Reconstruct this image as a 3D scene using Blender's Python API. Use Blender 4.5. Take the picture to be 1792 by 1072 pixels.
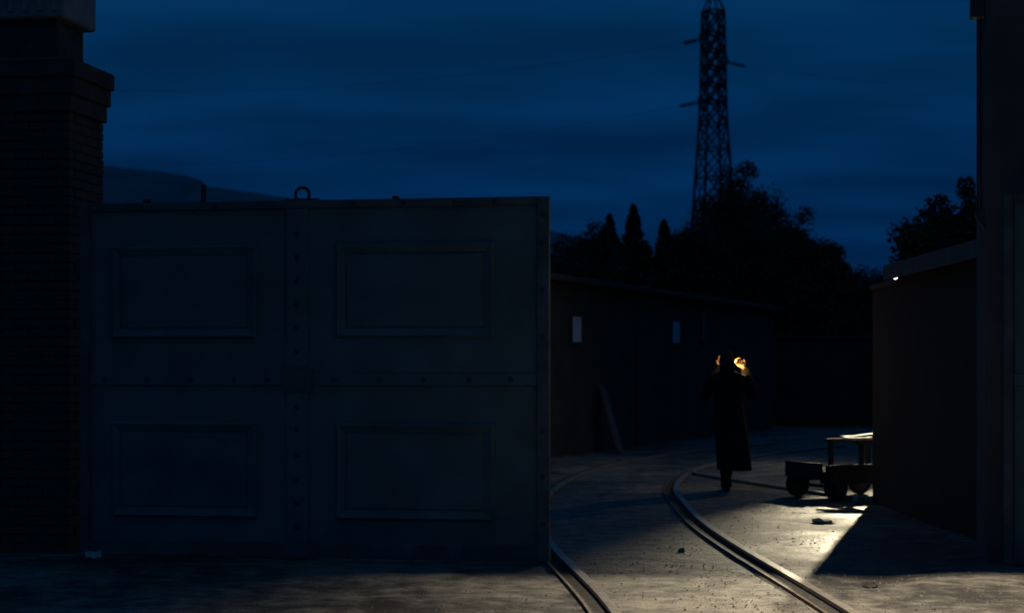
import bpy, bmesh, math, random
from mathutils import Vector, Matrix, Euler, noise

for o in list(bpy.data.objects):
    bpy.data.objects.remove(o)
S = bpy.context.scene
C = S.collection
R = math.radians

# ------------------------------------------------------------------ camera
EYE, FPX, HOR = 1.44, 3000.0, 650.0           # eye height, focal length and horizon in photo pixels
cam = bpy.data.cameras.new('camera')
cam.sensor_width = 36.0
cam.lens = 36.0 * FPX / 1792.0
cam.shift_y = (HOR - 536.0) / 1792.0
cam.clip_start, cam.clip_end = 0.1, 6000
cam.dof.use_dof = True
cam.dof.focus_distance = 11.5
cam.dof.aperture_fstop = 2.3
camo = bpy.data.objects.new('camera', cam)
camo.location = (0, 0, EYE)
camo.rotation_euler = (R(90), 0, 0)
C.objects.link(camo)
S.camera = camo

# ------------------------------------------------------------------ sky: late dusk
W = bpy.data.worlds.new('World')
S.world = W
W.use_nodes = True
nt = W.node_tree
nt.nodes.clear()
def wn(t, **k):
    n = nt.nodes.new(t)
    for a, b in k.items():
        setattr(n, a, b)
    return n
out = wn('ShaderNodeOutputWorld')
bg = wn('ShaderNodeBackground')
bg.inputs['Strength'].default_value = 1.0
nt.links.new(bg.outputs[0], out.inputs[0])
tc = wn('ShaderNodeTexCoord')
sep = wn('ShaderNodeSeparateXYZ')
nt.links.new(tc.outputs['Generated'], sep.inputs[0])
ramp = wn('ShaderNodeValToRGB')
e = ramp.color_ramp.elements
e[0].position = 0.0;  e[0].color = (0.0004, 0.0150, 0.060, 1)
e[1].position = 1.0;  e[1].color = (0.0060, 0.0480, 0.125, 1)
m_ = ramp.color_ramp.elements.new(0.12); m_.color = (0.0004, 0.0180, 0.070, 1)
m_ = ramp.color_ramp.elements.new(0.24); m_.color = (0.0007, 0.0265, 0.086, 1)
nt.links.new(sep.outputs['Z'], ramp.inputs[0])
# thin cloud streaks, laid out on a flat layer high above
add = wn('ShaderNodeMath', operation='ADD'); add.inputs[1].default_value = 0.16
nt.links.new(sep.outputs['Z'], add.inputs[0])
mx = wn('ShaderNodeMath', operation='MAXIMUM'); mx.inputs[1].default_value = 0.05
nt.links.new(add.outputs[0], mx.inputs[0])
dv = wn('ShaderNodeVectorMath', operation='DIVIDE')
cmb = wn('ShaderNodeCombineXYZ')
for i in range(3):
    nt.links.new(mx.outputs[0], cmb.inputs[i])
nt.links.new(tc.outputs['Generated'], dv.inputs[0]); nt.links.new(cmb.outputs[0], dv.inputs[1])
mp = wn('ShaderNodeMapping')
mp.inputs['Scale'].default_value = (1.3, 2.6, 0.0)
mp.inputs['Location'].default_value = (3.7, 1.45, 0.0)
nt.links.new(dv.outputs[0], mp.inputs[0])
ns = wn('ShaderNodeTexNoise')
ns.inputs['Scale'].default_value = 1.3; ns.inputs['Detail'].default_value = 4; ns.inputs['Roughness'].default_value = 0.42
nt.links.new(mp.outputs[0], ns.inputs['Vector'])
cr = wn('ShaderNodeMapRange')
cr.inputs['From Min'].default_value = 0.36; cr.inputs['From Max'].default_value = 0.74
cr.inputs['To Min'].default_value = 0.86; cr.inputs['To Max'].default_value = 1.46
nt.links.new(ns.outputs['Fac'], cr.inputs['Value'])
ml = wn('ShaderNodeVectorMath', operation='SCALE')
nt.links.new(ramp.outputs[0], ml.inputs[0]); nt.links.new(cr.outputs[0], ml.inputs['Scale'])
# the last of the physical sky, sun already under the horizon
sky = wn('ShaderNodeTexSky', sky_type='NISHITA')
sky.sun_disc = False
sky.sun_elevation = R(-4.0); sky.sun_rotation = R(200)
sc = wn('ShaderNodeVectorMath', operation='SCALE'); sc.inputs['Scale'].default_value = 0.004
nt.links.new(sky.outputs[0], sc.inputs[0])
ad = wn('ShaderNodeVectorMath', operation='ADD')
nt.links.new(ml.outputs[0], ad.inputs[0]); nt.links.new(sc.outputs[0], ad.inputs[1])
nt.links.new(ad.outputs[0], bg.inputs['Color'])

# faint remains of daylight from behind the camera
sl = bpy.data.lights.new('dusk_sun', 'SUN')
sl.energy = 0.006; sl.angle = R(30); sl.color = (0.55, 0.8, 1.0)
slo = bpy.data.objects.new('dusk_sun', sl)
slo.rotation_euler = Euler((R(48), 0, R(-28)))
C.objects.link(slo)

S.view_settings.view_transform = 'Standard'
S.view_settings.look = 'None'
S.view_settings.exposure = 0.0
S.view_settings.gamma = 1.0

YARD_LAMP_W = 9600.0
YARD_SPILL_W = 105.0
GATE_LAMP_W = 2300.0
MATCH_W = 9.0

# ------------------------------------------------------------------ helpers
def P(px, py, Y):
    return Vector(((px - 896.0) / FPX * Y, Y, EYE + (HOR - py) / FPX * Y))
def G(px, py):
    d = EYE * FPX / (py - HOR)
    return Vector(((px - 896.0) / FPX * d, d, 0.0))

def link(o, parent=None):
    C.objects.link(o)
    if parent is not None:
        o.parent = parent
    return o
def tag(o, label=None, cat=None, group=None, kind=None):
    if label: o['label'] = label
    if cat: o['category'] = cat
    if group: o['group'] = group
    if kind: o['kind'] = kind
    return o
def empty(name, loc=(0, 0, 0), rz=0.0):
    o = bpy.data.objects.new(name, None)
    o.location = loc; o.rotation_euler = (0, 0, rz)
    o.empty_display_size = 0.1
    return link(o)
def finish(name, bm, mat, parent=None, smooth=False, loc=None):
    bmesh.ops.recalc_face_normals(bm, faces=bm.faces[:])
    me = bpy.data.meshes.new(name)
    bm.to_mesh(me); bm.free()
    if mat: me.materials.append(mat)
    if smooth:
        for p in me.polygons: p.use_smooth = True
    o = bpy.data.objects.new(name, me)
    if loc is not None: o.location = loc
    return link(o, parent)
def copy_obj(o, parent=None):
    c = o.copy()
    return link(c, parent)
def box(bm, x0, x1, y0, y1, z0, z1, bevel=0.0):
    r = bmesh.ops.create_cube(bm, size=1.0)
    vs = r['verts']
    for v in vs:
        v.co = Vector((x0 + (v.co.x + .5) * (x1 - x0), y0 + (v.co.y + .5) * (y1 - y0), z0 + (v.co.z + .5) * (z1 - z0)))
    if bevel > 0:
        ed = set(e for v in vs for e in v.link_edges)
        bmesh.ops.bevel(bm, geom=list(ed), offset=bevel, segments=1, affect='EDGES')
    return vs
def frame_of(d):
    d = d.normalized()
    a = Vector((0, 0, 1)) if abs(d.z) < .9 else Vector((1, 0, 0))
    x = d.cross(a).normalized()
    return x, d.cross(x).normalized()
def tube(bm, pts, radii, n=8, cap=True):
    pts = [Vector(p) for p in pts]
    if not hasattr(radii, '__len__'): radii = [radii] * len(pts)
    rings = []
    px = None
    for i, p in enumerate(pts):
        d = (pts[min(i + 1, len(pts) - 1)] - pts[max(i - 1, 0)])
        x, y = frame_of(d)
        if px is not None:
            dn = d.normalized()
            x2 = px - dn * px.dot(dn)
            if x2.length > 1e-4:
                x = x2.normalized(); y = dn.cross(x).normalized()
        px = x
        rings.append([bm.verts.new(p + (x * math.cos(2 * math.pi * k / n) + y * math.sin(2 * math.pi * k / n)) * radii[i]) for k in range(n)])
    for a, b in zip(rings[:-1], rings[1:]):
        for k in range(n):
            bm.faces.new((a[k], a[(k + 1) % n], b[(k + 1) % n], b[k]))
    if cap:
        bm.faces.new(rings[0]); bm.faces.new(rings[-1])
def bar(bm, a, b, w):
    """square bar between two points"""
    tube(bm, [a, b], w * 0.7071, n=4)
def loft(bm, rings, cap=True):
    vr = [[bm.verts.new(p) for p in r] for r in rings]
    n = len(vr[0])
    for a, b in zip(vr[:-1], vr[1:]):
        for k in range(n):
            bm.faces.new((a[k], a[(k + 1) % n], b[(k + 1) % n], b[k]))
    if cap:
        bm.faces.new(vr[0]); bm.faces.new(vr[-1])
def part(name, mat, parent, fn, smooth=False):
    bm = bmesh.new(); fn(bm)
    return finish(name, bm, mat, parent, smooth)

# ------------------------------------------------------------------ materials
def mat(name, col, rough=0.8, metal=0.0, var=0.25, scale=6.0, bump=0.0, bscale=30.0, spec=0.4, col2=None, detail=6.0):
    m = bpy.data.materials.new(name); m.use_nodes = True
    t = m.node_tree; b = t.nodes['Principled BSDF']
    b.inputs['Roughness'].default_value = rough
    b.inputs['Metallic'].default_value = metal
    b.inputs['Specular IOR Level'].default_value = spec
    co = t.nodes.new('ShaderNodeTexCoord')
    n = t.nodes.new('ShaderNodeTexNoise'); n.inputs['Scale'].default_value = scale; n.inputs['Detail'].default_value = detail
    t.links.new(co.outputs['Object'], n.inputs['Vector'])
    r = t.nodes.new('ShaderNodeValToRGB')
    c2 = col2 or tuple(c * (1 - var) for c in col)
    c1 = col if col2 else tuple(min(1, c * (1 + var)) for c in col)
    r.color_ramp.elements[0].position = .32; r.color_ramp.elements[1].position = .68
    r.color_ramp.elements[0].color = (*c2, 1); r.color_ramp.elements[1].color = (*c1, 1)
    t.links.new(n.outputs['Fac'], r.inputs[0]); t.links.new(r.outputs[0], b.inputs['Base Color'])
    if bump > 0:
        n2 = t.nodes.new('ShaderNodeTexNoise'); n2.inputs['Scale'].default_value = bscale; n2.inputs['Detail'].default_value = 5
        t.links.new(co.outputs['Object'], n2.inputs['Vector'])
        bp = t.nodes.new('ShaderNodeBump'); bp.inputs['Strength'].default_value = bump; bp.inputs['Distance'].default_value = 0.02
        t.links.new(n2.outputs['Fac'], bp.inputs['Height']); t.links.new(bp.outputs[0], b.inputs['Normal'])
    return m
M = {}
M['paint'] = mat('gate_paint', (.072, .118, .115), .62, 0, .22, 2.2, .25, 45)
M['paint_rust'] = mat('gate_edge_paint', (.065, .09, .085), .7, 0, .35, 5, .3, 60)
M['iron'] = mat('dark_iron', (.05, .05, .052), .6, .3, .3, 8, .2, 50)
M['brick'] = mat('dark_brick', (.075, .048, .040), .9, 0, .45, 3.5, .5, 60)
M['mortar'] = mat('sooty_mortar', (.06, .057, .052), .95, 0, .25, 9, .4, 60)
M['cap'] = mat('cap_stone', (.07, .065, .06), .9, 0, .3, 6, .4, 40)
M['concrete'] = mat('pale_concrete', (.22, .22, .21), .85, 0, .25, 4, .3, 35)
M['render'] = mat('dark_render', (.075, .075, .072), .9, 0, .25, 2, .4, 28)
M['shed'] = mat('shed_wall', (.015, .015, .015), .92, 0, .3, 3, .4, 30)
M['felt'] = mat('roof_felt', (.09, .10, .10), .85, 0, .25, 5, .4, 60)
M['farwall'] = mat('works_wall', (.03, .027, .025), .92, 0, .35, 1.5, .4, 20)
M['frosted'] = mat('whitewashed_glass', (.42, .46, .46), .35, 0, .15, 5)
M['frame'] = mat('window_paint', (.026, .027, .027), .7)
M['plank'] = mat('weathered_plank', (.085, .08, .075), .85, 0, .3, 5, .3, 40)
M['board'] = mat('pale_board', (.42, .37, .28), .8, 0, .2, 9, .3, 50)
M['cart'] = mat('cart_timber', (.022, .019, .017), .85, 0, .35, 6, .4, 40)
M['tyre'] = mat('rubber', (.018, .018, .018), .8)
M['rail'] = mat('rail_steel', (.30, .27, .23), .42, .75, .3, 12, .25, 60)
M['railside'] = mat('rail_rust', (.10, .075, .058), .75, .2, .4, 12, .4, 60)
M['shade_and_clod'] = mat('groove_shade_and_clod', (.022, .02, .018), .9, 0, .4, 14, .5, 60)  # near-black for the shade in the rail grooves; also colours the clod
M['galv'] = mat('pylon_steel', (.05, .055, .06), .6, .3)
M['wire'] = mat('wire', (.03, .03, .033), .6, .2)
M['porc'] = mat('insulator', (.04, .035, .03), .4)
M['bark'] = mat('bark', (.05, .042, .035), .95, 0, .3, 12, .5, 30)
M['leaf'] = mat('leaf', (.030, .045, .022), .8, 0, .4, 1.2)
M['leafdark'] = mat('conifer_leaf', (.022, .034, .022), .85, 0, .4, 1.2)
M['hill'] = mat('hazy_slope', (.085, .10, .13), .95, 0, .18, .02)  # bluish tone stands in for distance haze, no volume is built
M['coat'] = mat('coat_wool', (.014, .014, .015), 1.0, 0, .3, 30, .2, 200, spec=.04)
M['trouser'] = mat('trouser_cloth', (.012, .012, .014), .95, spec=.2)
M['shoe'] = mat('shoe_leather', (.01, .01, .01), .5)
M['skin'] = mat('skin', (.48, .30, .20), .6, 0, .12, 30, .1, 150)
M['hair'] = mat('hair', (.012, .010, .009), .85, 0, .3, 60, .4, 180)
M['paper'] = mat('paper', (.60, .62, .60), .9, 0, .1)
M['stone'] = mat('rubble', (.13, .11, .095), .9, 0, .3, 20, .4, 60)
M['lampmetal'] = mat('lamp_enamel', (.05, .06, .055), .45, .2)
M['cable'] = mat('cable_rubber', (.02, .02, .022), .7)
def emit(name, col, s):
    m = bpy.data.materials.new(name); m.use_nodes = True
    b = m.node_tree.nodes['Principled BSDF']
    b.inputs['Base Color'].default_value = (*col, 1)
    b.inputs['Emission Color'].default_value = (*col, 1); b.inputs['Emission Strength'].default_value = s
    return m
M['bulb'] = emit('bulb_glow', (1, .82, .55), 3.0)
M['flame'] = emit('flame', (1, .55, .16), 6.0)

def yard_material():
    m = bpy.data.materials.new('yard_surface'); m.use_nodes = True
    t = m.node_tree; b = t.nodes['Principled BSDF']
    co = t.nodes.new('ShaderNodeTexCoord')
    def nz(scale, detail, rough=.55, sx=1.0, sy=1.0):
        mp = t.nodes.new('ShaderNodeMapping'); mp.inputs['Scale'].default_value = (sx, sy, 1)
        n = t.nodes.new('ShaderNodeTexNoise'); n.inputs['Scale'].default_value = scale
        n.inputs['Detail'].default_value = detail; n.inputs['Roughness'].default_value = rough
        t.links.new(co.outputs['Object'], mp.inputs[0]); t.links.new(mp.outputs[0], n.inputs['Vector'])
        return n
    big, mid, fine = nz(.55, 6, .6), nz(4.5, 8, .65), nz(70, 4, .7)
    r = t.nodes.new('ShaderNodeValToRGB')
    els = r.color_ramp.elements
    els[0].position = .43; els[0].color = (.032, .031, .030, 1)
    els[1].position = .585; els[1].color = (.21, .195, .17, 1)
    x = els.new(.5); x.color = (.10, .095, .085, 1)
    mixn = t.nodes.new('ShaderNodeMath'); mixn.operation = 'MULTIPLY_ADD'; mixn.inputs[1].default_value = .5
    h = t.nodes.new('ShaderNodeMath'); h.operation = 'MULTIPLY'; h.inputs[1].default_value = .5
    t.links.new(mid.outputs['Fac'], h.inputs[0]); t.links.new(big.outputs['Fac'], mixn.inputs[0]); t.links.new(h.outputs[0], mixn.inputs[2])
    t.links.new(mixn.outputs[0], r.inputs[0])
    sp = t.nodes.new('ShaderNodeMapRange')
    sp.inputs['From Min'].default_value = .35; sp.inputs['From Max'].default_value = .7
    sp.inputs['To Min'].default_value = .55; sp.inputs['To Max'].default_value = 1.5
    t.links.new(fine.outputs['Fac'], sp.inputs['Value'])
    sc = t.nodes.new('ShaderNodeVectorMath'); sc.operation = 'SCALE'
    t.links.new(r.outputs[0], sc.inputs[0]); t.links.new(sp.outputs[0], sc.inputs['Scale'])
    t.links.new(sc.outputs[0], b.inputs['Base Color'])
    rr = t.nodes.new('ShaderNodeMapRange')
    rr.inputs['From Min'].default_value = .35; rr.inputs['From Max'].default_value = .65
    rr.inputs['To Min'].default_value = .52; rr.inputs['To Max'].default_value = .9
    t.links.new(big.outputs['Fac'], rr.inputs['Value']); t.links.new(rr.outputs[0], b.inputs['Roughness'])
    b.inputs['Specular IOR Level'].default_value = .35
    b1 = t.nodes.new('ShaderNodeBump'); b1.inputs['Strength'].default_value = 1.0; b1.inputs['Distance'].default_value = .016
    b2 = t.nodes.new('ShaderNodeBump'); b2.inputs['Strength'].default_value = .9; b2.inputs['Distance'].default_value = .05
    t.links.new(fine.outputs['Fac'], b1.inputs['Height']); t.links.new(mid.outputs['Fac'], b2.inputs['Height'])
    t.links.new(b2.outputs[0], b1.inputs['Normal']); t.links.new(b1.outputs[0], b.inputs['Normal'])
    return m
M['yard'] = yard_material()
M['earth'] = mat('rough_earth', (.06, .058, .05), .95, 0, .4, .4, .4, 4)

# ------------------------------------------------------------------ ground
bm = bmesh.new()
vs = [bm.verts.new(p) for p in ((-3000, -60, -.07), (3000, -60, -.07), (3000, 4500, -.07), (-3000, 4500, -.07))]
bm.faces.new(vs)
tag(finish('ground', bm, M['earth']), kind='structure')

def cat(pts, n=60):
    pts = [Vector((*p, 0)) for p in pts]
    q = [pts[0] * 2 - pts[1]] + pts + [pts[-1] * 2 - pts[-2]]
    res = []
    for i in range(1, len(q) - 2):
        for k in range(n // (len(pts) - 1)):
            t = k / (n // (len(pts) - 1))
            a, b_, c, d = q[i - 1], q[i], q[i + 1], q[i + 2]
            res.append(.5 * ((2 * b_) + (c - a) * t + (2 * a - 5 * b_ + 4 * c - d) * t * t + (3 * b_ - a - 3 * c + d) * t ** 3))
    res.append(pts[-1])
    return res
right_pts = [(2.16, -1.5), (2.08, 6.0), (1.99, 10.2), (1.84, 13.9), (1.80, 16.2), (1.86, 18.4), (1.97, 20.6), (2.35, 23.3), (3.0, 25.9), (4.3, 29.2), (6.4, 33.0)]
left_pts = [(.80, -1.5), (.70, 6.0), (.60, 10.2), (.33, 13.9), (.30, 16.4), (.38, 19.0), (.62, 21.6), (1.08, 24.3), (1.85, 27.1), (3.2, 30.4), (5.3, 34.2)]
side_pts = [(2.50, 24.3), (2.72, 23.2), (3.1, 21.8), (3.62, 20.0), (4.3, 18.2)]
PATHS = [cat(right_pts, 200), cat(left_pts, 200), cat(side_pts, 60)]
from mathutils import kdtree
allp = [p for q in PATHS for p in q]
KD = kdtree.KDTree(len(allp))
for i_, p_ in enumerate(allp): KD.insert(p_, i_)
KD.balance()
def gz(x, y):
    n = noise.noise(Vector((x * .55, y * .42, 3.1))) * .022 + noise.noise(Vector((x * 1.7, y * 1.3, 9.2))) * .017 + noise.noise(Vector((x * 5.5, y * 5.0, 1.7))) * .009
    d = KD.find(Vector((x, y, 0)))[2]
    k = min(1.0, max(0.0, (d - .16) / .45))
    return n * (.12 + .88 * k * k * (3 - 2 * k))
bm = bmesh.new()
x0, x1, y0, y1 = -9.0, 12.0, -2.0, 58.0
ys = []
y = y0
while y < y1:
    ys.append(y); y += .30 if y < 6 else (.07 if y < 23 else (.14 if y < 32 else .4))
xs = []
x = x0
while x <= x1:
    xs.append(x); x += .07 if -4.5 < x < 5.5 else .3
grid = [[bm.verts.new((x, y, gz(x, y))) for x in xs] for y in ys]
for j in range(len(ys) - 1):
    for i in range(len(xs) - 1):
        bm.faces.new((grid[j][i], grid[j][i + 1], grid[j + 1][i + 1], grid[j + 1][i]))
tag(finish('yard_pavement', bm, M['yard'], smooth=True), kind='structure')

# far hill
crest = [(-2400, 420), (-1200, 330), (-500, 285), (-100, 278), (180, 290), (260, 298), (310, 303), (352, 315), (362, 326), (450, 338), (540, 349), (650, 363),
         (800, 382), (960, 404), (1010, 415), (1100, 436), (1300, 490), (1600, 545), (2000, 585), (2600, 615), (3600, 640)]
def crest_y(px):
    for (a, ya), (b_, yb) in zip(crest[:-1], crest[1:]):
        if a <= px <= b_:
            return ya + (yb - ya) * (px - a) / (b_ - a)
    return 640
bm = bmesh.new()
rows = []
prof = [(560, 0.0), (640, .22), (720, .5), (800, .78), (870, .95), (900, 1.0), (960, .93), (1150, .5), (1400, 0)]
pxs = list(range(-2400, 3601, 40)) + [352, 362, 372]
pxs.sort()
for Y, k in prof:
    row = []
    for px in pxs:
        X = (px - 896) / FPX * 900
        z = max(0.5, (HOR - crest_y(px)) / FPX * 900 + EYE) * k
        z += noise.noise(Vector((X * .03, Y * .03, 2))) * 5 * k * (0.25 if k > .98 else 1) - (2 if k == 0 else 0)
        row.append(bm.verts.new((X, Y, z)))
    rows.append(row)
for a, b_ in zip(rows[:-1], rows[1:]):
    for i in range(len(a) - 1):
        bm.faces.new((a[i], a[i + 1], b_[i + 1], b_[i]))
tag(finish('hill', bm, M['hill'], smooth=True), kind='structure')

# ------------------------------------------------------------------ rails set in the yard
def strip(bm, path, o0, o1, z0, z1, follow=True):
    """prism along a path between the offsets o0..o1 (to the right of travel)"""
    rings = []
    for i, p in enumerate(path):
        d = (path[min(i + 1, len(path) - 1)] - path[max(i - 1, 0)]).normalized()
        r = Vector((d.y, -d.x, 0))
        g = gz(p.x, p.y) if follow else 0
        a, b_ = p + r * o0, p + r * o1
        rings.append([Vector((a.x, a.y, g + z0)), Vector((b_.x, b_.y, g + z0)), Vector((b_.x, b_.y, g + z1)), Vector((a.x, a.y, g + z1))])
    loft(bm, rings)
def rail(path, label, guard=-1):
    t = empty('rail', path[0])
    inv = Vector(path[0])
    def st(bm, o0, o1, z0, z1):
        strip(bm, path, o0, o1, z0, z1, False)
        bmesh.ops.translate(bm, verts=bm.verts[:], vec=-inv)
    part('rail_head', M['rail'], t, lambda bm: st(bm, -.030, .030, .016, .040))
    part('rail_web', M['railside'], t, lambda bm: st(bm, -.024, .024, -.05, .0165))
    s = guard
    a, b_ = sorted((s * .130, s * .150))
    part('guard_rail', M['railside'], t, lambda bm: st(bm, a, b_, -.05, .022))
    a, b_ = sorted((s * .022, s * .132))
    part('flange_groove_shade', M['shade_and_clod'], t, lambda bm: st(bm, a, b_, -.04, .006))  # shallow dark strip, the groove's shade put into its colour
    tag(t, label, 'rail', 'rails set in the yard')
    return t
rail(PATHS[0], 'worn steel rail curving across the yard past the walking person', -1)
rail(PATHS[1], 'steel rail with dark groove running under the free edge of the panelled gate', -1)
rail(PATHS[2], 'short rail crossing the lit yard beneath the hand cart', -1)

# ------------------------------------------------------------------ gate leaves
GW, GH = 3.71, 2.75
def gate_leaf(label, loc, rz, detailed=True):
    g = empty('gate_leaf', loc, rz)
    def pt(name, m, *bx, bevel=.004, parent=None):
        return part(name, m, parent or g, lambda bm: box(bm, *bx, bevel=bevel))
    part('gate_sheet', M['paint'], g, lambda bm: box(bm, 0, GW, -.02, .02, .018, GH))
    # edge angles and straps, all proud of the sheet towards the street
    pt('edge_angle', M['paint_rust'], GW - .085, GW + .004, -.052, .03, .012, GH + .004)
    pt('edge_angle', M['paint_rust'], -.004, .07, -.050, .03, .012, GH + .004)
    pt('top_angle', M['paint_rust'], .071, GW - .086, -.040, .028, GH - .055, GH + .006)
    pt('bottom_angle', M['paint_rust'], .071, GW - .086, -.040, .028, .012, .13)
    st_ = pt('centre_strap', M['paint'], 1.67, 1.84, -.036, -.019, .131, GH - .056)
    mids = [pt('middle_strap', M['paint'], .071, 1.669, -.034, -.019, 1.335, 1.425),
            pt('middle_strap', M['paint'], 1.841, GW - .086, -.034, -.019, 1.335, 1.425)]
    pt('crossing_plate', M['paint_rust'], 1.64, 1.87, -.050, -.037, 1.28, 1.48)
    # panels with mitred mouldings
    for (a, b_) in ((.25, 1.43), (2.06, 3.29)):
        for (c, d) in ((1.70, 2.42), (.31, 1.05)):
            pl = pt('panel', M['paint'], a + .085, b_ - .085, -.027, -.019, c + .085, d - .085)
            w, q0, q1 = .070, -.048, -.0195
            def mould(p, q, inw):
                # p,q outer corners; inw the inward direction
                bm = bmesh.new()
                ax = (q - p).normalized()
                o0, o1 = p, q
                i0, i1 = p + (ax + inw) * w, q + (inw - ax) * w
                vs = []
                for (u, v_, yy) in ((o0, o1, q1), (o0, o1, -.030), (o0 + (ax + inw) * .016, o1 + (inw - ax) * .016, q0), (i0 - (ax + inw) * .026, i1 - (inw - ax) * .026, q0 + .012), (i0, i1, -.028), (i0, i1, q1)):
                    vs.append((bm.verts.new((u.x, yy, u.y)), bm.verts.new((v_.x, yy, v_.y))))
                for k in range(len(vs)):
                    m0, m1 = vs[k], vs[(k + 1) % len(vs)]
                    bm.faces.new((m0[0], m0[1], m1[1], m1[0]))
                bm.faces.new([v[0] for v in vs]); bm.faces.new([v[1] for v in vs])
                finish('moulding', bm, M['paint'], g)
            V2 = lambda x, y: Vector((x, y))
            mould(V2(a, d), V2(b_, d), V2(0, -1)); mould(V2(a, c), V2(b_, c), V2(0, 1))
            mould(V2(a, c), V2(a, d), V2(1, 0)); mould(V2(b_, c), V2(b_, d), V2(-1, 0))
    # bolts
    def dome(bm):
        bmesh.ops.create_uvsphere(bm, u_segments=8, v_segments=5, radius=.021)
        bmesh.ops.scale(bm, vec=(1, .6, 1), verts=bm.verts[:])
    b0 = part('bolt', M['iron'], g, dome, True)
    first = True
    spots = [(1.755, -.036, z) for z in (.25, .43, .61, .80, 1.0, 1.17, 1.60, 1.78, 1.96, 2.14, 2.32, 2.50)]
    spots += [(x, -.034, 1.38) for x in (.2, .55, .9, 1.25, 1.52, 2.05, 2.4, 2.75, 3.1, 3.42)]
    spots += [(GW - .045, -.052, z) for z in (.3, .65, 1.0, 1.7, 2.05, 2.4, 2.62)]
    spots += [(x, -.040, GH - .025) for x in (.5, 1.1, 2.2, 2.6, 3.0, 3.3)]
    for s in spots:
        b_ = b0 if first else copy_obj(b0, g)
        first = False
        b_.location = s
    # things on the top edge
    part('lifting_ring', M['iron'], g, lambda bm: tube(bm, [(1.79 + .055 * math.cos(t), -.005, GH + .052 + .055 * math.sin(t)) for t in [k * math.pi / 10 - .5 for k in range(0, 22)]], .013, 8), True)
    part('ring_plate', M['iron'], g, lambda bm: box(bm, 1.66, 1.92, -.03, .025, GH + .0065, GH + .022, .004))
    part('bolt_rod', M['iron'], g, lambda bm: tube(bm, [(.98, .045, GH - .5), (.98, .045, GH + .146)], .023, 10))
    part('rod_stop', M['iron'], g, lambda bm: box(bm, .50, .57, -.02, .02, GH + .007, GH + .035, .006))
    part('rod_stop', M['iron'], g, lambda bm: box(bm, 2.50, 2.55, -.02, .02, GH + .007, GH + .03, .006))
    for z in (.5, 2.25):
        part('hinge', M['iron'], g, lambda bm: (tube(bm, [(-.03, .01, z - .08), (-.03, .01, z + .08)], .028, 10), box(bm, -.03, .4, .0205, .035, z - .04, z + .04, .003)))
    tag(g, label, 'gate', 'pair of works gates')
    return g
GA = math.atan2(-.60, 3.664)
gate_leaf('closed blue-grey steel gate leaf with four moulded panels, dark brick pier at its hinge', (-3.38, 13.5, 0), GA)
gate_leaf('gate leaf swung open towards the street, hinged on the tall dark pier with cables', (3.70, 12.80, 0), R(-46))

# ------------------------------------------------------------------ left pier of brick
pu = Vector((math.cos(GA), math.sin(GA), 0)); pv = Vector((-math.sin(GA), math.cos(GA), 0))
# local frame: x along the gate, y into the yard; origin = near right foot of the shaft
PIW = .685
pier_o = Vector((-3.507, 13.58, 0))
pier = empty('brick_pier', pier_o, GA)
tag(pier, 'dark brick gate pier with stepped cap carrying a fluted concrete block', 'gate pier')
HS = 3.5015
part('mortar_core', M['mortar'], pier, lambda bm: (box(bm, -PIW + .012, -.012, .012, PIW - .012, -.1, 3.85)))
def brick_mesh(l, w, h):
    bm = bmesh.new(); box(bm, 0, l, 0, w, 0, h, .004)
    bmesh.ops.recalc_face_normals(bm, faces=bm.faces[:])
    me = bpy.data.meshes.new('brick'); bm.to_mesh(me); bm.free(); me.materials.append(M['brick'])
    return me
CH = .0745
BL = (PIW - .01 * 2) / 3
mesh_f = brick_mesh(BL, .10, CH - .010)
mesh_h = brick_mesh(BL / 2 - .005, .10, CH - .010)
rng = random.Random(4)
def brick(me, x, y, z, rz=0.0):
    o = bpy.data.objects.new('brick', me)
    o.location = (x, y, z); o.rotation_euler = (0, 0, rz)
    link(o, pier)
ncourse = int(round(HS / CH))
for k in range(ncourse):
    z = k * CH
    j = lambda: rng.uniform(-.003, .003)
    if k % 2 == 0:
        for i in range(3):
            brick(mesh_f, -PIW + i * (BL + .01), j(), z)
        xs_ = [.112 + (PIW - .112 - .01) / 2 * 0]
        yy = .11
        for i in range(2):
            brick(mesh_f, j(), yy, z, R(90)); yy += BL + .01
        brick(mesh_h, j(), yy, z, R(90))
    else:
        xx = -PIW
        for i, me in enumerate((mesh_h, mesh_f, mesh_f)):
            brick(me, xx, j(), z); xx += (BL / 2 - .005 if me is mesh_h else BL) + .01
        yy = 0.0
        for i, me in enumerate((mesh_f, mesh_f, mesh_f)):
            brick(me, j(), yy, z, R(90)); yy += BL + .01
# stepped cap: three oversailing courses and a weathered top
for i, (pj, za, zb) in enumerate(((.024, HS, HS + .135), (.048, HS + .136, HS + .272), (.070, HS + .273, HS + .40))):
    part('oversailing_course', M['brick'], pier, lambda bm: box(bm, -PIW - pj, pj, -pj, PIW + pj, za, zb, .008))
def cap_top(bm):
    z = HS + .401
    rings = []
    for (p, zz) in ((.066, z), (.064, z + .008), (-.06, z + .045)):
        rings.append([Vector((-PIW - p, -p, zz)), Vector((p, -p, zz)), Vector((p, PIW + p, zz)), Vector((-PIW - p, PIW + p, zz))])
    loft(bm, rings)
part('cap_slope', M['cap'], pier, cap_top)
part('neck', M['mortar'], pier, lambda bm: box(bm, -PIW - .35, -.150, .10, PIW - .06, HS + .402, HS + .755, .01))
blk = part('concrete_block', M['concrete'], pier, lambda bm: box(bm, -PIW - .42, -.065, .02, PIW, HS + .756, HS + 1.6, .015))
for i in range(7):
    xx = -PIW - .22 + i * .125
    part('flute_rib', M['concrete'], blk, lambda bm: box(bm, xx, xx + .05, .0, .0195, HS + .80, HS + 1.58, .008))

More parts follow.
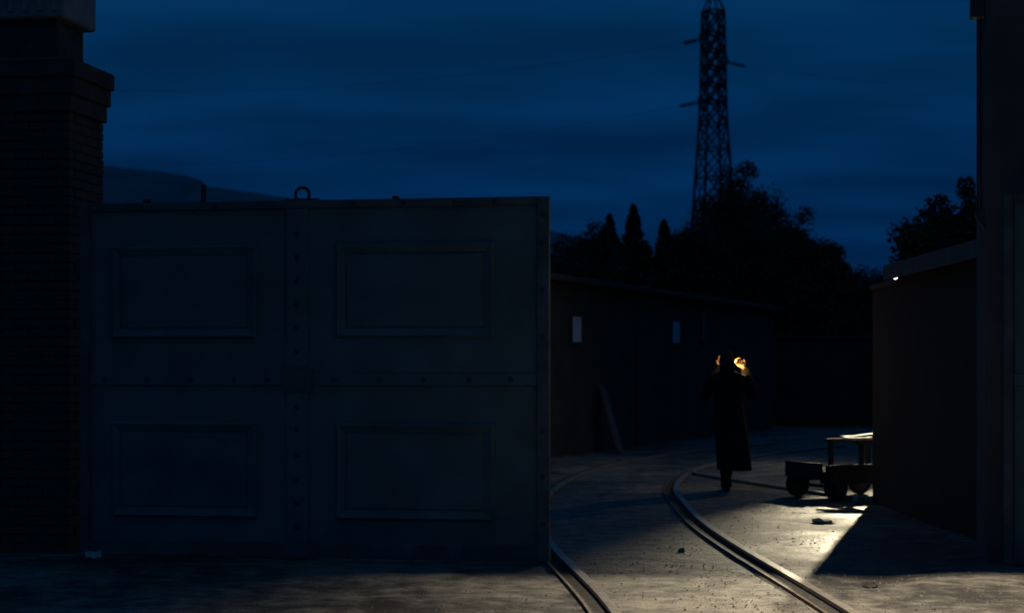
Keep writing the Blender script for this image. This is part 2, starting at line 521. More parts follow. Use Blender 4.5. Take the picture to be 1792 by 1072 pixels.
wallL = empty('boundary_wall', pier_o + pu * (-PIW - .1) + pv * .2, GA)
part('wall_body', M['brick'], wallL, lambda bm: box(bm, -7.5, 0.0, .0, .3, -.1, 2.9))
part('coping', M['cap'], wallL, lambda bm: box(bm, -7.5, 0.0, -.05, .35, 2.901, 3.0, .01))
tag(wallL, 'brick boundary wall running off behind the stepped brick pier', 'wall')

# ------------------------------------------------------------------ right pier with cables and lamp bracket
rp = empty('rendered_pier', (3.60, 13.02, 0), GA)
tag(rp, 'tall plain dark pier at the edge of the gateway with cables down its corner', 'gate pier')
part('shaft', M['render'], rp, lambda bm: box(bm, 0.0, .80, 0.0, .70, -.1, 5.6, .015))
part('top_cap', M['cap'], rp, lambda bm: box(bm, -.06, .86, -.06, .76, 5.601, 5.75, .02))
part('junction_box', M['iron'], rp, lambda bm: box(bm, -.105, -.001, .02, .16, 4.14, 4.36, .01))
br = part('corner_bracket', M['iron'], rp, lambda bm: loft(bm, [[Vector((-.001, yy, 2.68)), Vector((-.001, yy, 2.62)), Vector((-.001, yy, 2.52)), Vector((-.075, yy, 2.63)), Vector((-.075, yy, 2.66))] for yy in (.04, .10)]))
for (dx, r_, z1_) in ((-.052, .007, 4.14), (-.030, .009, 4.14)):
    part('cable', M['cable'], rp, lambda bm: tube(bm, [(dx + .004 * math.sin(k * 1.7), .08 + .004 * math.cos(k * 1.3), 2.66 + (z1_ - 2.66) * k / 12) for k in range(13)], r_, 6), True)
part('cable', M['cable'], rp, lambda bm: tube(bm, [(-.07, .09, 4.36), (-.07, .09, 4.7), (-.2, .05, 4.85), (-.5, -.4, 4.9)], .012, 6), True)

# gate lamp: long hooded works lamp on an arm from the right pier, above the frame
lb = Vector((2.55, 11.0, 4.55))
gl = empty('hooded_gate_lamp', lb)
tag(gl, 'long hooded works lamp on an arm above the gateway', 'lamp')
part('lamp_arm', M['iron'], gl, lambda bm: tube(bm, [Vector((3.66, 13.02, 4.95)) - lb, Vector((3.1, 12.0, 5.05)) - lb, Vector((2.55, 11.08, 4.9)) - lb, Vector((2.55, 11.06, 4.62)) - lb], .024, 8), True)
def hood(bm):
    drop = .445
    box(bm, -.50, .105, .095, .103, -drop, .10)          # back plate: keeps light off the gate
    box(bm, .106, .112, -.16, .103, -.45, .10)            # end plate towards the open leaf
    box(bm, -.50, .112, -.16, .103, .101, .109)           # top
    box(bm, -.50, .112, -.166, -.161, .02, .10)           # front lip
part('hood', M['lampmetal'], gl, hood)
part('bulb', M['bulb'], gl, lambda bm: bmesh.ops.create_uvsphere(bm, u_segments=12, v_segments=8, radius=.018), True)
ld = bpy.data.lights.new('gate_lamp_light', 'SPOT')
ld.spot_size = R(108); ld.spot_blend = 1.0
ld.energy = GATE_LAMP_W; ld.color = (1, .84, .60); ld.shadow_soft_size = .022
ldo = bpy.data.objects.new('gate_lamp_light', ld); ldo.location = (0, 0, -.045)
ldo.rotation_euler = (Vector((3.0, 10.2, 0)) - lb).to_track_quat('-Z', 'Y').to_euler()
link(ldo, gl)

# ------------------------------------------------------------------ low shed and wall on the right
shed = empty('low_shed', (3.96, 13.85, 0))
tag(shed, 'low flat-roofed shed behind the cable-hung pier, trees rising over its roof', 'shed')
part('wall', M['shed'], shed, lambda bm: box(bm, 0, 1.15, 0, 3.75, -.1, 2.42))
rf = part('roof', M['felt'], shed, lambda bm: box(bm, -.10, 1.25, -.08, 3.86, 2.421, 2.50, .01))
part('fascia', M['felt'], rf, lambda bm: box(bm, -.125, -.101, -.09, 3.87, 2.38, 2.535, .004))
lw = empty('yard_wall', (3.98, 17.62, 0))
tag(lw, 'low dark wall end beside the hand cart, continuing the shed', 'wall')
part('wall_body', M['shed'], lw, lambda bm: box(bm, 0, .5, 0, 1.30, -.1, 2.34))
part('coping', M['cap'], lw, lambda bm: box(bm, -.03, .53, 0.0, 1.33, 2.341, 2.395, .01))

# yard lamp behind the wall: it lights the cart and the yard
lp = P(1579, 492, 25.2)
yl = empty('yard_lamp', (lp.x, lp.y, 0))
tag(yl, 'hooded yard lamp on a short pole beyond the low wall', 'lamp')
part('pole', M['iron'], yl, lambda bm: tube(bm, [(.12, .10, -.1), (.12, .10, 2.99), (.06, .05, 3.0), (0, 0, 2.99)], .03, 8), True)
def hood2(bm):
    n = 16
    d = Vector((-1.75, -5.7, -2.7)).normalized()
    o = Vector((0, 0, lp.z)) - d * .07
    x, y = frame_of(d)
    rings = []
    for (t, r_) in ((-.07, .03), (-.06, .06), (0, .09), (.115, .125)):
        rings.append([o + d * t + (x * math.cos(2 * math.pi * k / n) + y * math.sin(2 * math.pi * k / n)) * r_ for k in range(n)])
    for (t, r_) in ((.115, .120), (0, .085), (-.055, .05)):
        rings.append([o + d * t + (x * math.cos(2 * math.pi * k / n) + y * math.sin(2 * math.pi * k / n)) * r_ for k in range(n)])
    loft(bm, rings)
part('hood', M['lampmetal'], yl, hood2, True)
ls = bpy.data.lights.new('yard_lamp_light', 'SPOT')
ls.energy = YARD_LAMP_W; ls.color = (1, .86, .58); ls.shadow_soft_size = .05
ls.spot_size = R(38); ls.spot_blend = 1.0
lso = bpy.data.objects.new('yard_lamp_light', ls)
lso.location = (-.02, -.08, lp.z - .04)
aim = Vector((4.75, 16.4, 0)) - (Vector((lp.x, lp.y, 0)) + lso.location)
lso.rotation_euler = aim.to_track_quat('-Z', 'Y').to_euler()
link(lso, yl)
# what the same bulb spills past the beam
lq = bpy.data.lights.new('yard_lamp_spill', 'POINT')
lq.energy = YARD_SPILL_W; lq.color = ls.color; lq.shadow_soft_size = .05
lqo = bpy.data.objects.new('yard_lamp_spill', lq); lqo.location = lso.location
link(lqo, yl)

# ------------------------------------------------------------------ works building behind, obliquely along the track
A0 = Vector((.66, 28.8, 0)); A1 = Vector((6.1, 42.0, 0))
bd = (A1 - A0).normalized(); brz = math.atan2(bd.y, bd.x)
b0 = A0 - bd * 4.0
LEN = (A1 - A0).length + 5.2
wb = empty('works_building', b0, brz)      # local x along the face, local -y towards the track
tag(wb, 'dark long works building with small pale whitewashed windows beneath the trees', 'building')
part('wall', M['farwall'], wb, lambda bm: box(bm, 0, LEN, 0, 6, -.1, 2.95))
rf = part('roof', M['farwall'], wb, lambda bm: box(bm, -.2, LEN + .2, -.25, 6.2, 2.951, 3.06, .02))
def on_face(px):
    k = (px - 896) / FPX
    # b0 + bd*s : x = k*y
    return (k * b0.y - b0.x) / (bd.x - k * bd.y)
for px, z0, z1, w, dim in ((1007, 1.96, 2.40, .50, 0), (1181, 2.04, 2.48, .58, 0), (1230, 2.12, 2.72, .36, 1), (1092, 2.0, 2.44, .5, 2), (1290, 2.1, 2.6, .5, 2)):
    s = on_face(px)
    if dim == 2: continue
    f = part('window', M['frame'], wb, lambda bm: (box(bm, s - w / 2 - .05, s + w / 2 + .05, -.045, -.001, z0 - .05, z0, 0), box(bm, s - w / 2 - .05, s + w / 2 + .05, -.045, -.001, z1, z1 + .05, 0),
             box(bm, s - w / 2 - .05, s - w / 2, -.045, -.001, z0 + .001, z1 - .001, 0), box(bm, s + w / 2, s + w / 2 + .05, -.045, -.001, z0 + .001, z1 - .001, 0)))
    part('pane', M['frosted'] if not dim else M['plank'], f, lambda bm: box(bm, s - w / 2 + .001, s + w / 2 - .001, -.022, -.0015, z0 + .001, z1 - .001))
s = on_face(1130)
dr = part('door', M['frame'], wb, lambda bm: box(bm, s - .6, s + .6, -.04, -.001, 0, 2.1, .01))
part('door_handle', M['iron'], dr, lambda bm: tube(bm, [(s + .45, -.07, 1.0), (s + .45, -.07, 1.18)], .012, 6))

# plank leaning on the wall
s0 = on_face(1046)
pb = G(1084, 792); pt_ = b0 + bd * on_face(1046) + Vector((bd.y, -bd.x, 0)) * .06
pt_.z = EYE + (HOR - 676) / FPX * pt_.y
pk = empty('leaning_plank', pb)
dd = pt_ - pb
def plank(bm):
    x = dd.normalized(); n = Vector((bd.y, -bd.x, 0)); n = (n - x * n.dot(x)).normalized(); w = x.cross(n).normalized()
    rings = []
    for t in (0, dd.length):
        rings.append([x * t + w * a + n * b_ for a, b_ in ((-.19, 0), (.19, 0), (.19, .035), (-.19, .035))])
    loft(bm, rings)
part('plank_body', M['plank'], pk, plank)
tag(pk, 'broad grey plank leaning against the dark works building', 'plank')

# back wall of the yard
bw = empty('back_wall', (5.6, 45.5, 0), R(-3))
tag(bw, 'dark wall closing the far side of the yard behind the hand cart', 'wall')
part('wall_body', M['farwall'], bw, lambda bm: box(bm, 0, 16, 0, .35, -.1, 2.3))
part('coping', M['farwall'], bw, lambda bm: box(bm, -.05, 16, -.06, .41, 2.301, 2.4, .01))

# ------------------------------------------------------------------ trees
def tree(px, pytop, Y, rpx, label, kind='round', seed=0, base_py=None, n=30000):
    rg = random.Random(seed)
    top = P(px, pytop, Y)
    H = top.z
    rad = rpx / FPX * Y
    t = empty('conifer_tree' if kind == 'spike' else 'leafy_tree', (top.x, Y, 0))
    def trunk(bm):
        tube(bm, [(0, 0, -.2), (.05, 0, H * .25), (-.04, .05, H * .55), (.02, 0, H * .9)], [.16, .13, .085, .02], 8)
        for k in range(9):
            z = H * (.22 + .07 * k); a = k * 2.4 + seed
            L = rad * (.75 if kind != 'spike' else .8 * (1.05 - z / H))
            tube(bm, [(0, 0, z), (math.cos(a) * L * .5, math.sin(a) * L * .5, z + L * .25), (math.cos(a) * L, math.sin(a) * L, z + L * .55)], [.055, .035, .01], 5)
    part('trunk', M['bark'], t, trunk, True)
    verts, faces = [], []
    # clumps of leaves through the volume of the crown
    clumps = []
    nc = 190
    while len(clumps) < nc:
        if kind == 'spike':
            u = rg.random() ** .75
            z = H * (.12 + .88 * u)
            env = rad * (1.0 - u) ** 1.05 * (1 + .25 * math.sin(u * 23 + seed))
            rr = env * math.sqrt(rg.random())
            a = rg.uniform(0, 2 * math.pi)
            clumps.append((Vector((math.cos(a) * rr, math.sin(a) * rr, z)), .05 + .42 * (1 - u) ** .8))
        else:
            v = Vector((rg.uniform(-1, 1), rg.uniform(-1, 1), rg.uniform(-1, 1)))
            if v.length > 1: continue
            v *= v.length ** -.35
            dn = v.normalized()
            wob = 1 + .22 * noise.noise(dn * 2.2 + Vector((seed * 3.7, 0, 0))) + .14 * noise.noise(dn * 5 + Vector((0, seed * 2.1, 0)))
            zc, hz = H * .52, H * .47
            clumps.append((Vector((v.x * rad * wob, v.y * rad * wob, zc + v.z * hz * wob)), rg.uniform(.30, .55) * min(1.25, max(.7, rad / 1.0))))
    ztop = sorted(c[0].z + c[1] * .6 for c in clumps)[-6 if kind != 'spike' else -2]
    per = n // nc
    for c, r_ in clumps:
        c = Vector((c.x, c.y, c.z * H / ztop))
        for q in range(per):
            v = Vector((rg.gauss(0, .5), rg.gauss(0, .5), rg.gauss(0, .48)))
            if v.length > .95: v *= .95 / v.length * rg.uniform(.5, 1)
            v *= r_
            p = c + v
            s = rg.uniform(.02, .055)
            nrm = Vector((rg.gauss(0, 1), rg.gauss(0, 1), rg.gauss(0, 1) + .4)).normalized()
            x, y = frame_of(nrm)
            a = rg.uniform(0, 6.28)
            x, y = x * math.cos(a) + y * math.sin(a), y * math.cos(a) - x * math.sin(a)
            i = len(verts)
            verts += [p - x * s * 1.5, p - y * s * .75, p + x * s * 1.5, p + y * s * .75]
            faces.append((i, i + 1, i + 2, i + 3))
    me = bpy.data.meshes.new('crown'); me.from_pydata([tuple(v) for v in verts], [], faces); me.materials.append(M['leafdark'] if kind == 'spike' else M['leaf'])
    link(bpy.data.objects.new('crown', me), t)
    tag(t, label, 'tree', 'trees behind the works yard')
    return t
tree(990, 446, 44, 62, 'low bushy tree beside the gate edge, leftmost of the trees over the works', seed=1)
tree(1040, 416, 46, 60, 'middling leafy tree between the low bushy tree and the pointed conifers', seed=2)
tree(1066, 378, 47, 105, 'slim pointed conifer, the shorter of the close pair above the works roof', 'spike', 3)
tree(1108, 360, 48, 112, 'slim pointed conifer, the taller of the close pair above the works roof', 'spike', 4)
tree(1162, 388, 47, 108, 'single pointed conifer between the conifer pair and the pylon', 'spike', 5)
tree(1212, 404, 49, 60, 'leafy tree at the left foot of the lattice pylon', seed=6)
tree(1290, 336, 51, 92, 'big broad-crowned tree standing before the foot of the lattice pylon', seed=7, n=60000)
tree(1342, 358, 52, 72, 'leafy tree leaning on the right flank of the big broad crown', seed=8)
tree(1402, 406, 48, 62, 'leafy tree beside the broad-crowned one, taller than its outer neighbour', seed=9)
tree(1446, 434, 47, 50, 'leafy tree at the outer end of the row where the crowns drop', seed=10)
tree(1500, 490, 46.5, 60, 'low shrubby tree in the dip of the skyline before the shed', seed=11)
tree(1545, 490, 46.5, 50, 'low shrubby tree close to the shed roof end', seed=12)
tree(1606, 406, 30, 42, 'small loose tree over the end of the shed roof', seed=13)
tree(1645, 386, 31, 42, 'upright tree over the middle of the shed roof', seed=14)
tree(1690, 376, 31, 52, 'dense tree over the shed roof next to the tall pier', seed=15)
tree(1745, 372, 32, 60, 'dense tree behind the tall pier', seed=16)

# ------------------------------------------------------------------ lattice pylon
PY = 120.0
pyl = empty('lattice_pylon', ((1248 - 896) / FPX * PY, PY, 0))
tag(pyl, 'tall lattice steel electricity pylon rising behind the trees', 'pylon')
def zpx(py): return EYE + (HOR - py) / FPX * PY
prof = [(-.2, 1.75), (zpx(340), 1.02), (zpx(200), .72), (zpx(20), .60)]
def half(z):
    for (a, ha), (b_, hb) in zip(prof[:-1], prof[1:]):
        if a <= z <= b_: return ha + (hb - ha) * (z - a) / (b_ - a)
    return prof[-1][1]
PR = R(16)
def corner(i, z, k=None):
    h = half(z) if k is None else k
    a = PR + math.pi / 4 + i * math.pi / 2
    return Vector((math.cos(a) * h * 1.414, math.sin(a) * h * 1.414, z))
lev = [-.2, 3.6, 7.0, 10.0, 12.7, 15.0, 17.0, 18.7, 20.3, 21.5, 22.7, 23.9, 25.1, zpx(20)]
for i in range(4):
    part('leg', M['galv'], pyl, lambda bm: [bar(bm, corner(i, a), corner(i, b_), .15 if a < 17 else .12) for a, b_ in zip(lev[:-1], lev[1:])])
for a, b_ in zip(lev[:-1], lev[1:]):
    tb = .085 if a < 18 else .12
    def brace(bm):
        for i in range(4):
            j = (i + 1) % 4
            bar(bm, corner(i, a), corner(j, b_), tb); bar(bm, corner(j, a), corner(i, b_), tb)
            bar(bm, corner(i, b_), corner(j, b_), tb)
    part('bracing', M['galv'], pyl, brace)
zt = zpx(-4)
part('peak', M['galv'], pyl, lambda bm: [bar(bm, corner(i, lev[-1]), corner(i, zt, .22), .11) for i in range(4)] + [bar(bm, corner(i, zt, .22), corner((i + 1) % 4, zt, .22), .1) for i in range(4)])
px0 = pyl.location.x
attach = []
for (side, pxa, pxb, py) in ((-1, 1221, 1195, 73), (1, 1276, 1305, 113), (-1, 1219, 1189, 183)):
    z = zpx(py)
    xa = (pxa - 896) / FPX * PY - px0; xb = (pxb - 896) / FPX * PY - px0
    root = side * half(z)
    zc = z + .12
    part('cross_arm', M['galv'], pyl, lambda bm: [bar(bm, corner(i, zz), (xa, 0, zc), .07) for i in ((1, 2) if side < 0 else (0, 3)) for zz in (zc - .25, zc + .7)])
    def string(bm):
        a = Vector((xa, 0, zc)); b_ = Vector((xb, 0, z - .12))
        tube(bm, [a, b_], .035, 6)
        for k in range(9):
            c = a + (b_ - a) * (.12 + .1 * k); d = (b_ - a).normalized()
            tube(bm, [c - d * .03, c + d * .03], .15, 8)
    part('insulator_string', M['porc'], pyl, string)
    attach.append((side, Vector((px0 + xb, PY, z - .12))))
ends = [P(-700, 20, 150), P(2600, 60, 150), P(-700, 190, 150)]
wl = ['wire running away from the topmost insulator string of the pylon', 'wire running from the lone middle insulator string of the pylon, opposite the others', 'wire running away from the lowest insulator string of the pylon']
for (side, a), b_, lb_, sag in zip(attach, ends, wl, (5.0, 3.2, 4.6)):
    bm = bmesh.new()
    tube(bm, [a.lerp(b_, k / 24) - a - Vector((0, 0, sag * 4 * (k / 24) * (1 - k / 24))) for k in range(25)], .009, 5)
    w = finish('power_line', bm, M['wire'], None, True, a)
    tag(w, lb_, 'wire', 'wires on the pylon')

# ------------------------------------------------------------------ hand cart
ct = empty('hand_cart', (3.88, 19.66, gz(3.88, 19.66) + .0), R(24))
tag(ct, 'low timber hand cart with an upright rack, floodlit at the wall end', 'cart')
CL = .62   # half length
for k in range(6):
    y = -.36 + k * .121
    part('deck_plank', M['cart'], ct, lambda bm: box(bm, -CL, CL, y, y + .113, .285 + .004 * (k % 2), .322 + .004 * (k % 2), .004))
for y in (-.33, .27):
    part('chassis_beam', M['cart'], ct, lambda bm: box(bm, -CL + .02, CL - .02, y, y + .06, .19, .2845, .004))
part('side_board', M['cart'], ct, lambda bm: box(bm, -CL + .03, CL, -.385, -.3605, .20, .40, .005))
part('end_board', M['cart'], ct, lambda bm: box(bm, -CL - .03, -CL - .001, -.36, .36, .24, .42, .005))
for x in (-.46, .40):
    part('axle', M['iron'], ct, lambda bm: tube(bm, [(x, -.41, .15), (x, .41, .15)], .018, 8))
    for y in (-.40, .36):
        wh = part('wheel', M['iron'], ct, lambda bm: (tube(bm, [(x, y - .005, .15), (x, y + .045, .15)], .035, 10), tube(bm, [(x, y + .012, .15), (x, y + .028, .15)], .118, 20),
                  [bar(bm, (x, y + .02, .15), (x + .115 * math.cos(a), y + .02, .15 + .115 * math.sin(a)), .018) for a in [i * math.pi / 3 for i in range(6)]]))
        def rim(bm):
            n = 20
            rings = [[Vector((x + r_ * math.cos(a), y + yy, .15 + r_ * math.sin(a))) for (r_, yy) in ((.115, 0), (.15, 0), (.15, .045), (.115, .045))] for a in [2 * math.pi * k / n for k in range(n)]]
            rings.append(rings[0])
            loft(bm, rings, False); bmesh.ops.remove_doubles(bm, verts=bm.verts[:], dist=1e-5)
        part('tyre', M['tyre'], wh, rim)
# rack standing on the deck
for (x, y) in ((-.06, -.30), (.46, -.30), (-.06, .30), (.46, .30), (.16, -.30)):
    part('rack_post', M['cart'], ct, lambda bm: box(bm, x - .026, x + .026, y - .024, y + .024, .327, .62, .004))
part('rack_rail', M['cart'], ct, lambda bm: box(bm, -.12, .52, -.335, -.27, .621, .665, .004))
part('rack_rail', M['cart'], ct, lambda bm: box(bm, -.12, .52, .27, .335, .621, .665, .004))
part('push_handle', M['iron'], ct, lambda bm: tube(bm, [(CL - .03, -.25, .31), (CL + .16, -.25, .80), (CL + .18, 0, .86), (CL + .16, .25, .80), (CL - .03, .25, .31)], .016, 8), True)
def loose(name, loc, rot, size, label, m='board', grp='pale boards on the hand cart', cat_='board'):
    bm = bmesh.new(); box(bm, -size[0] / 2, size[0] / 2, -size[1] / 2, size[1] / 2, 0, size[2], .003)
    for v in bm.verts: v.co.z += .003 * math.sin(v.co.x * 9 + v.co.y * 5)
    o = finish(name, bm, M[m], None, False, loc); o.rotation_euler = rot
    tag(o, label, cat_, grp); return o
z0 = ct.location.z + .668
loose('timber_board', (4.08, 19.47, z0), (0, 0, R(22)), (.62, .16, .028), 'pale board lying along the near edge of the cart rack')
loose('timber_board', (4.02, 19.76, z0 - .001), (0, 0, R(106)), (.78, .14, .026), 'pale board lying crosswise over the cart rack')
loose('timber_board', (4.04, 19.58, z0 + .033), (R(3), R(-7), R(-6)), (.50, .13, .026), 'pale board lying tilted, topmost on the cart rack')
def chunk(name, loc, size, label, m='stone', seed=1, cat_='rubble', grp=None):
    bm = bmesh.new(); bmesh.ops.create_icosphere(bm, subdivisions=2, radius=1)
    for v in bm.verts:
        v.co *= 1 + .35 * noise.noise(v.co * 1.3 + Vector((seed * 7.1, 0, 0)))
        v.co = Vector((v.co.x * size[0], v.co.y * size[1], max(v.co.z, -.3) * size[2]))
    o = finish(name, bm, M[m], None, False, loc)
    return tag(o, label, cat_, grp)
def on(x, y, dz=0): return Vector((x, y, gz(x, y) + dz))
loose('timber_offcut', on(3.92, 18.98, .0), (0, R(4), R(24)), (.30, .10, .06), 'timber offcut on the lit ground between cart wheel and wall end', grp='offcuts on the ground by the cart', cat_='offcut')
loose('timber_offcut', on(4.02, 19.18, .0), (0, R(-22), R(-30)), (.34, .07, .05), 'timber offcut propped slantwise under the cart rack end', grp='offcuts on the ground by the cart', cat_='offcut')
p = G(1441, 914); chunk('concrete_fragment', on(p.x, p.y, .012), (.10, .16, .045), 'flat pale concrete fragment on the lit yard before the cart', 'board', 3, 'fragment')
p = G(1193, 965); chunk('brick_fragment', on(p.x, p.y, .008), (.030, .03, .028), 'small reddish brick fragment between the two rails', 'stone', 5, 'fragment')
p = G(1524, 1026); chunk('dark_clod', on(p.x, p.y, .010), (.05, .06, .035), 'small dark clod on the lit ground before the shed shadow', 'shade_and_clod', 8, 'clod')
# grit and small stones all over the yard: nobody could count them
rg = random.Random(11)
gv, gf = [], []
for k in range(26000):
    y = 9.6 + 12.5 * rg.random() ** 1.5
    x = rg.uniform(-.36, .33) * y
    if x > 3.85 and y > 13.0: continue
    if noise.noise(Vector((x * .9, y * .7, 6))) < rg.uniform(-.5, .35): continue
    r_ = .003 + .009 * rg.random() ** 4
    p = Vector((x, y, gz(x, y)))
    i = len(gv)
    a = rg.uniform(0, 6.28)
    for q in range(4):
        gv.append((p.x + r_ * rg.uniform(.7, 1.5) * math.cos(a + q * 1.57), p.y + r_ * rg.uniform(.7, 1.5) * math.sin(a + q * 1.57), p.z - .002))
    gv.append((p.x + rg.uniform(-.3, .3) * r_, p.y + rg.uniform(-.3, .3) * r_, p.z + r_ * rg.uniform(.7, 1.3)))
    gf += [(i, i + 1, i + 4), (i + 1, i + 2, i + 4), (i + 2, i + 3, i + 4), (i + 3, i, i + 4)]
me = bpy.data.meshes.new('grit'); me.from_pydata(gv, [], gf); me.materials.append(M['stone'])
tag(link(bpy.data.objects.new('grit', me)), 'scattered grit and small stones on the yard', 'grit', kind='stuff')

# scrap of paper at the foot of the pier
bm = bmesh.new()
n = 7
gr = [[bm.verts.new((-.06 + .12 * i / n, -.045 + .09 * j / n, .022 + .02 * noise.noise(Vector((i * .9, j * .8, 4))) + .02 * abs(i / n - .5))) for i in range(n + 1)] for j in range(n + 1)]
for j in range(n):
    for i in range(n):
        bm.faces.new((gr[j][i], gr[j][i + 1], gr[j + 1][i + 1], gr[j + 1][i]))
bmesh.ops.solidify(bm, geom=bm.faces[:], thickness=.002)
p = G(166, 980)
o = finish('paper_scrap', bm, M['paper'], None, False, on(p.x, p.y - .05))
o.rotation_euler = (R(25), 0, R(20)); o.location.z += .02
tag(o, 'small crumpled pale scrap of paper on the ground at the hinge end of the gate', 'paper')

# ------------------------------------------------------------------ person in a long coat, back to the street
per = empty('person', (2.60, 20.58, gz(2.6, 20.58)))
tag(per, 'person in a long dark coat seen from behind, hands cupped round a light', 'person')
wr, wl_ = Vector((.225, .205, 1.470)), Vector((-.062, .238, 1.480))
V = [(0, 0, .93), (0, -.01, 1.12), (0, 0, 1.30), (-.01, .01, 1.42), (-.02, .035, 1.50), (-.02, .05, 1.575), (-.02, .045, 1.64),
     (-.085, 0, .88), (-.06, -.01, .50), (-.03, -.06, .09), (-.02, .08, .04),
     (.08, .02, .88), (.06, .22, .52), (.00, .26, .10), (.00, .40, .04),
     (.185, .0, 1.37), (.305, .06, 1.155), tuple(wr),
     (-.185, .0, 1.37), (-.28, .08, 1.155), tuple(wl_),
     (-.02, .15, 1.555), (-.02, .115, 1.505), (-.112, .045, 1.565), (.072, .045, 1.565)]
E = [(0, 1), (1, 2), (2, 3), (3, 4), (4, 5), (5, 6), (0, 7), (7, 8), (8, 9), (9, 10), (0, 11), (11, 12), (12, 13), (13, 14),
     (2, 15), (15, 16), (16, 17), (2, 18), (18, 19), (19, 20), (5, 21), (4, 22), (5, 23), (5, 24)]
RD = [.13, .12, (.14, .10), .050, .055, (.082, .10), (.068, .08), .085, .060, .040, .035, .085, .060, .040, .035,
      .062, .045, .026, .062, .045, .026, .016, .035, .018, .018]
def hand(wi, d, a, nrm):
    """grow a hand on wrist vertex wi: finger direction, thumb side, palm normal"""
    w = Vector(V[wi])
    d = d.normalized(); a = (a - d * a.dot(d)).normalized(); nrm = (nrm - d * nrm.dot(d) - a * nrm.dot(a)).normalized()
    def chain(start, pts, rad):
        last = start
        for p, r_ in zip(pts, rad):
            V.append(tuple(p)); RD.append(r_); E.append((last, len(V) - 1)); last = len(V) - 1
        return last
    palm = chain(wi, [w + d * .045], [(.026, .020)])
    ka = chain(palm, [w + d * .072 + a * .020], [.019]); kb = chain(palm, [w + d * .068 - a * .020], [.019])
    for k, off, L in ((ka, .034, .072), (ka, .011, .080), (kb, -.012, .074), (kb, -.034, .060)):
        q = [w + d * .098 + a * off]
        q.append(q[0] + d * L * .38 + nrm * .016)
        q.append(q[1] + d * L * .22 + nrm * .030)
        q.append(q[2] + d * L * .06 + nrm * .026)
        chain(k, q, [.0105, .0098, .009, .0075])
    chain(palm, [w + d * .050 + a * .042 + nrm * .012, w + d * .076 + a * .060 + nrm * .022, w + d * .098 + a * .064 + nrm * .030], [.0135, .0115, .009])
hand(17, Vector((-.62, .22, .76)), Vector((.76, 0, .62)), Vector((-.35, -1, 0)))
hand(20, Vector((.04, .10, .95)), Vector((-.9, 0, .30)), Vector((.5, -1, 0)))
me = bpy.data.meshes.new('body'); me.from_pydata(V, E, [])
body = bpy.data.objects.new('body', me); link(body, per)
sk = body.modifiers.new('s', 'SKIN'); sk.use_smooth_shade = True
for i, r_ in enumerate(RD):
    me.skin_vertices[0].data[i].radius = r_ if isinstance(r_, tuple) else (r_, r_)
    me.skin_vertices[0].data[i].use_root = (i == 0)
sb = body.modifiers.new('u', 'SUBSURF'); sb.levels = 2; sb.render_levels = 2
bpy.context.view_layer.update()
whole = bpy.data.meshes.new_from_object(body.evaluated_get(bpy.context.evaluated_depsgraph_get()))
whole.materials.clear(); whole.materials.append(M['skin'])
body.modifiers.clear(); body.data = whole
# clothes
def ell(cx, cy, rx, ry, z, n=40, fold=0.0, ph=0.0):
    res = []
    for k in range(n):
        a = 2 * math.pi * k / n
        f = 1 + fold * math.sin(a * 7 + ph) + fold * .6 * math.sin(a * 11 + 1.3 + ph)
        res.append(Vector((cx + rx * f * math.cos(a), cy + ry * f * math.sin(a), z)))
    return res
def coat(bm):
    rows = [(.085, .09, .200, .30, .262, .045), (.078, .09, .198, .29, .36, .042), (.062, .08, .196, .26, .55, .035), (.040, .06, .190, .22, .75, .028), (.015, .02, .182, .18, .95, .02),
            (0, 0, .172, .145, 1.08, .012), (0, 0, .190, .140, 1.22, .006), (0, 0, .212, .132, 1.33, 0), (-.005, 0, .198, .118, 1.395, 0), (-.012, .012, .120, .095, 1.435, 0), (-.018, .025, .086, .088, 1.46, 0), (-.018, .03, .088, .092, 1.51, 0)]
    loft(bm, [ell(a, b_, c, d, z, fold=f, ph=z * 1.2) for a, b_, c, d, z, f in rows], cap=False)
    top = rows[-1]
    loft(bm, [ell(*[top[i] for i in range(4)], 1.51), ell(top[0], top[1], .078, .082, 1.508), ell(top[0], top[1], .074, .078, 1.45)], cap=False)
    inner = [ell(.085, .09, .200, .30, .262, fold=.045, ph=.31), ell(.085, .09, .188, .285, .264, fold=.045, ph=.31), ell(.03, .05, .17, .2, .9)]
    loft(bm, inner, cap=False)
ctm = part('coat', M['coat'], per, coat, True)
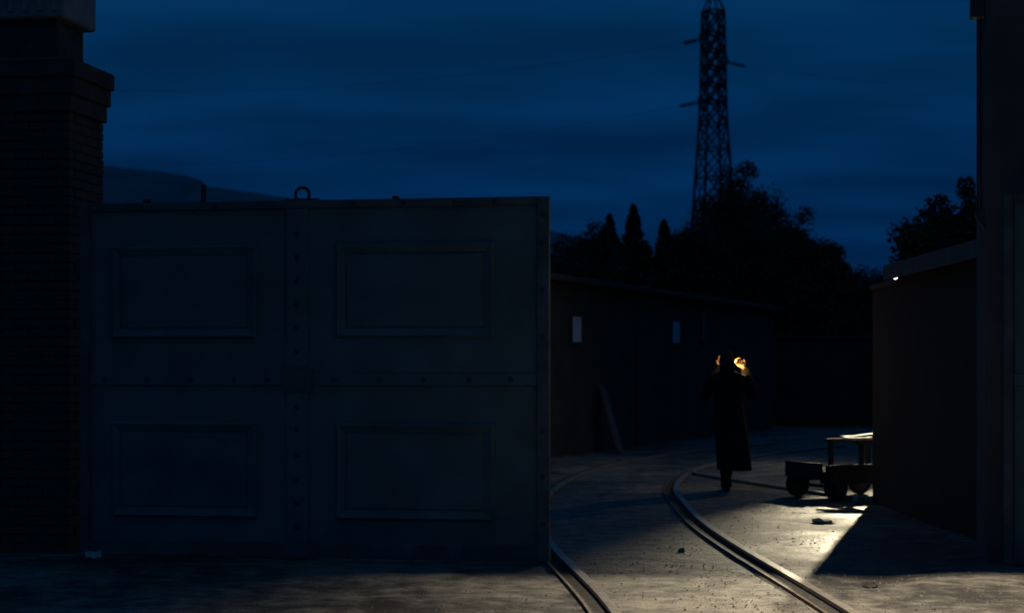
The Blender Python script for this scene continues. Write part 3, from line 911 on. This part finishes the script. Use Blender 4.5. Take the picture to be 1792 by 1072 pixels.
for (pts, nm) in (([(.165, .0, 1.372), (.235, .02, 1.29), (.305, .06, 1.155), (.285, .11, 1.23), (.228, .200, 1.468)], 'r'), ([(-.165, .0, 1.372), (-.225, .02, 1.29), (-.28, .08, 1.155), (-.25, .13, 1.25), (-.070, .232, 1.484)], 'l')):
    part('sleeve', M['coat'], ctm, lambda bm: tube(bm, pts, [.085, .076, .066, .060, .052], 14), True)
for pts in ([(-.085, 0, .9), (-.06, -.01, .5), (-.032, -.055, .12), (-.030, -.058, .06)], [(.08, .02, .9), (.06, .22, .52), (.0, .255, .13), (.0, .26, .065)]):
    part('trouser_leg', M['trouser'], per, lambda bm: tube(bm, pts, [.105, .078, .062, .066], 14), True)
for (x, y) in ((-.026, -.065), (.0, .25)):
    def shoe(bm):
        rings = []
        for (t, w, h) in ((-.055, .030, .075), (-.03, .038, .09), (.03, .040, .085), (.09, .044, .062), (.15, .046, .048), (.195, .034, .036), (.212, .012, .022)):
            rings.append([Vector((x + w * math.cos(k * math.pi / 6), y + t, .002 + max(0, h * .5 + h * .5 * math.sin(k * math.pi / 6)))) for k in range(12)])
        loft(bm, rings)
    part('shoe', M['shoe'], per, shoe, True)
def hairf(bm):
    rings = []
    for k in range(9):
        t = k / 8
        z = 1.497 + t * .203
        s = math.sqrt(max(0.02, 1 - (max(0, t - .35) / .66) ** 2)) * (1 if t > .25 else .88 + .48 * t)
        rings.append([v + Vector((0, 0, .004 * math.sin(i * 2.1 + k))) for i, v in enumerate(ell(-.02, .025, .091 * s, .098 * s, z, 28, .015, k))])
    loft(bm, rings)
part('hair', M['hair'], per, hairf, True)

# the light between the hands
fl = Vector((2.60 + .062, 20.58 + .165, per.location.z + 1.56))
mt = empty('lit_match', fl)
tag(mt, 'small burning match hidden between the person\'s cupped hands', 'match')
part('stick', M['board'], mt, lambda bm: tube(bm, [(-.045, .02, -.045), (0, 0, -.008)], .0016, 6))
part('flame', M['flame'], mt, lambda bm: tube(bm, [(0, 0, -.010), (0, 0, -.002), (0, 0, .008), (0, 0, .022)], [.002, .0055, .005, .0006], 8), True)
lm = bpy.data.lights.new('match_light', 'POINT')
lm.energy = MATCH_W; lm.color = (1, .60, .18); lm.shadow_soft_size = .008
lmo = bpy.data.objects.new('match_light', lm); lmo.location = (.012, 0, .008)
link(lmo, mt)
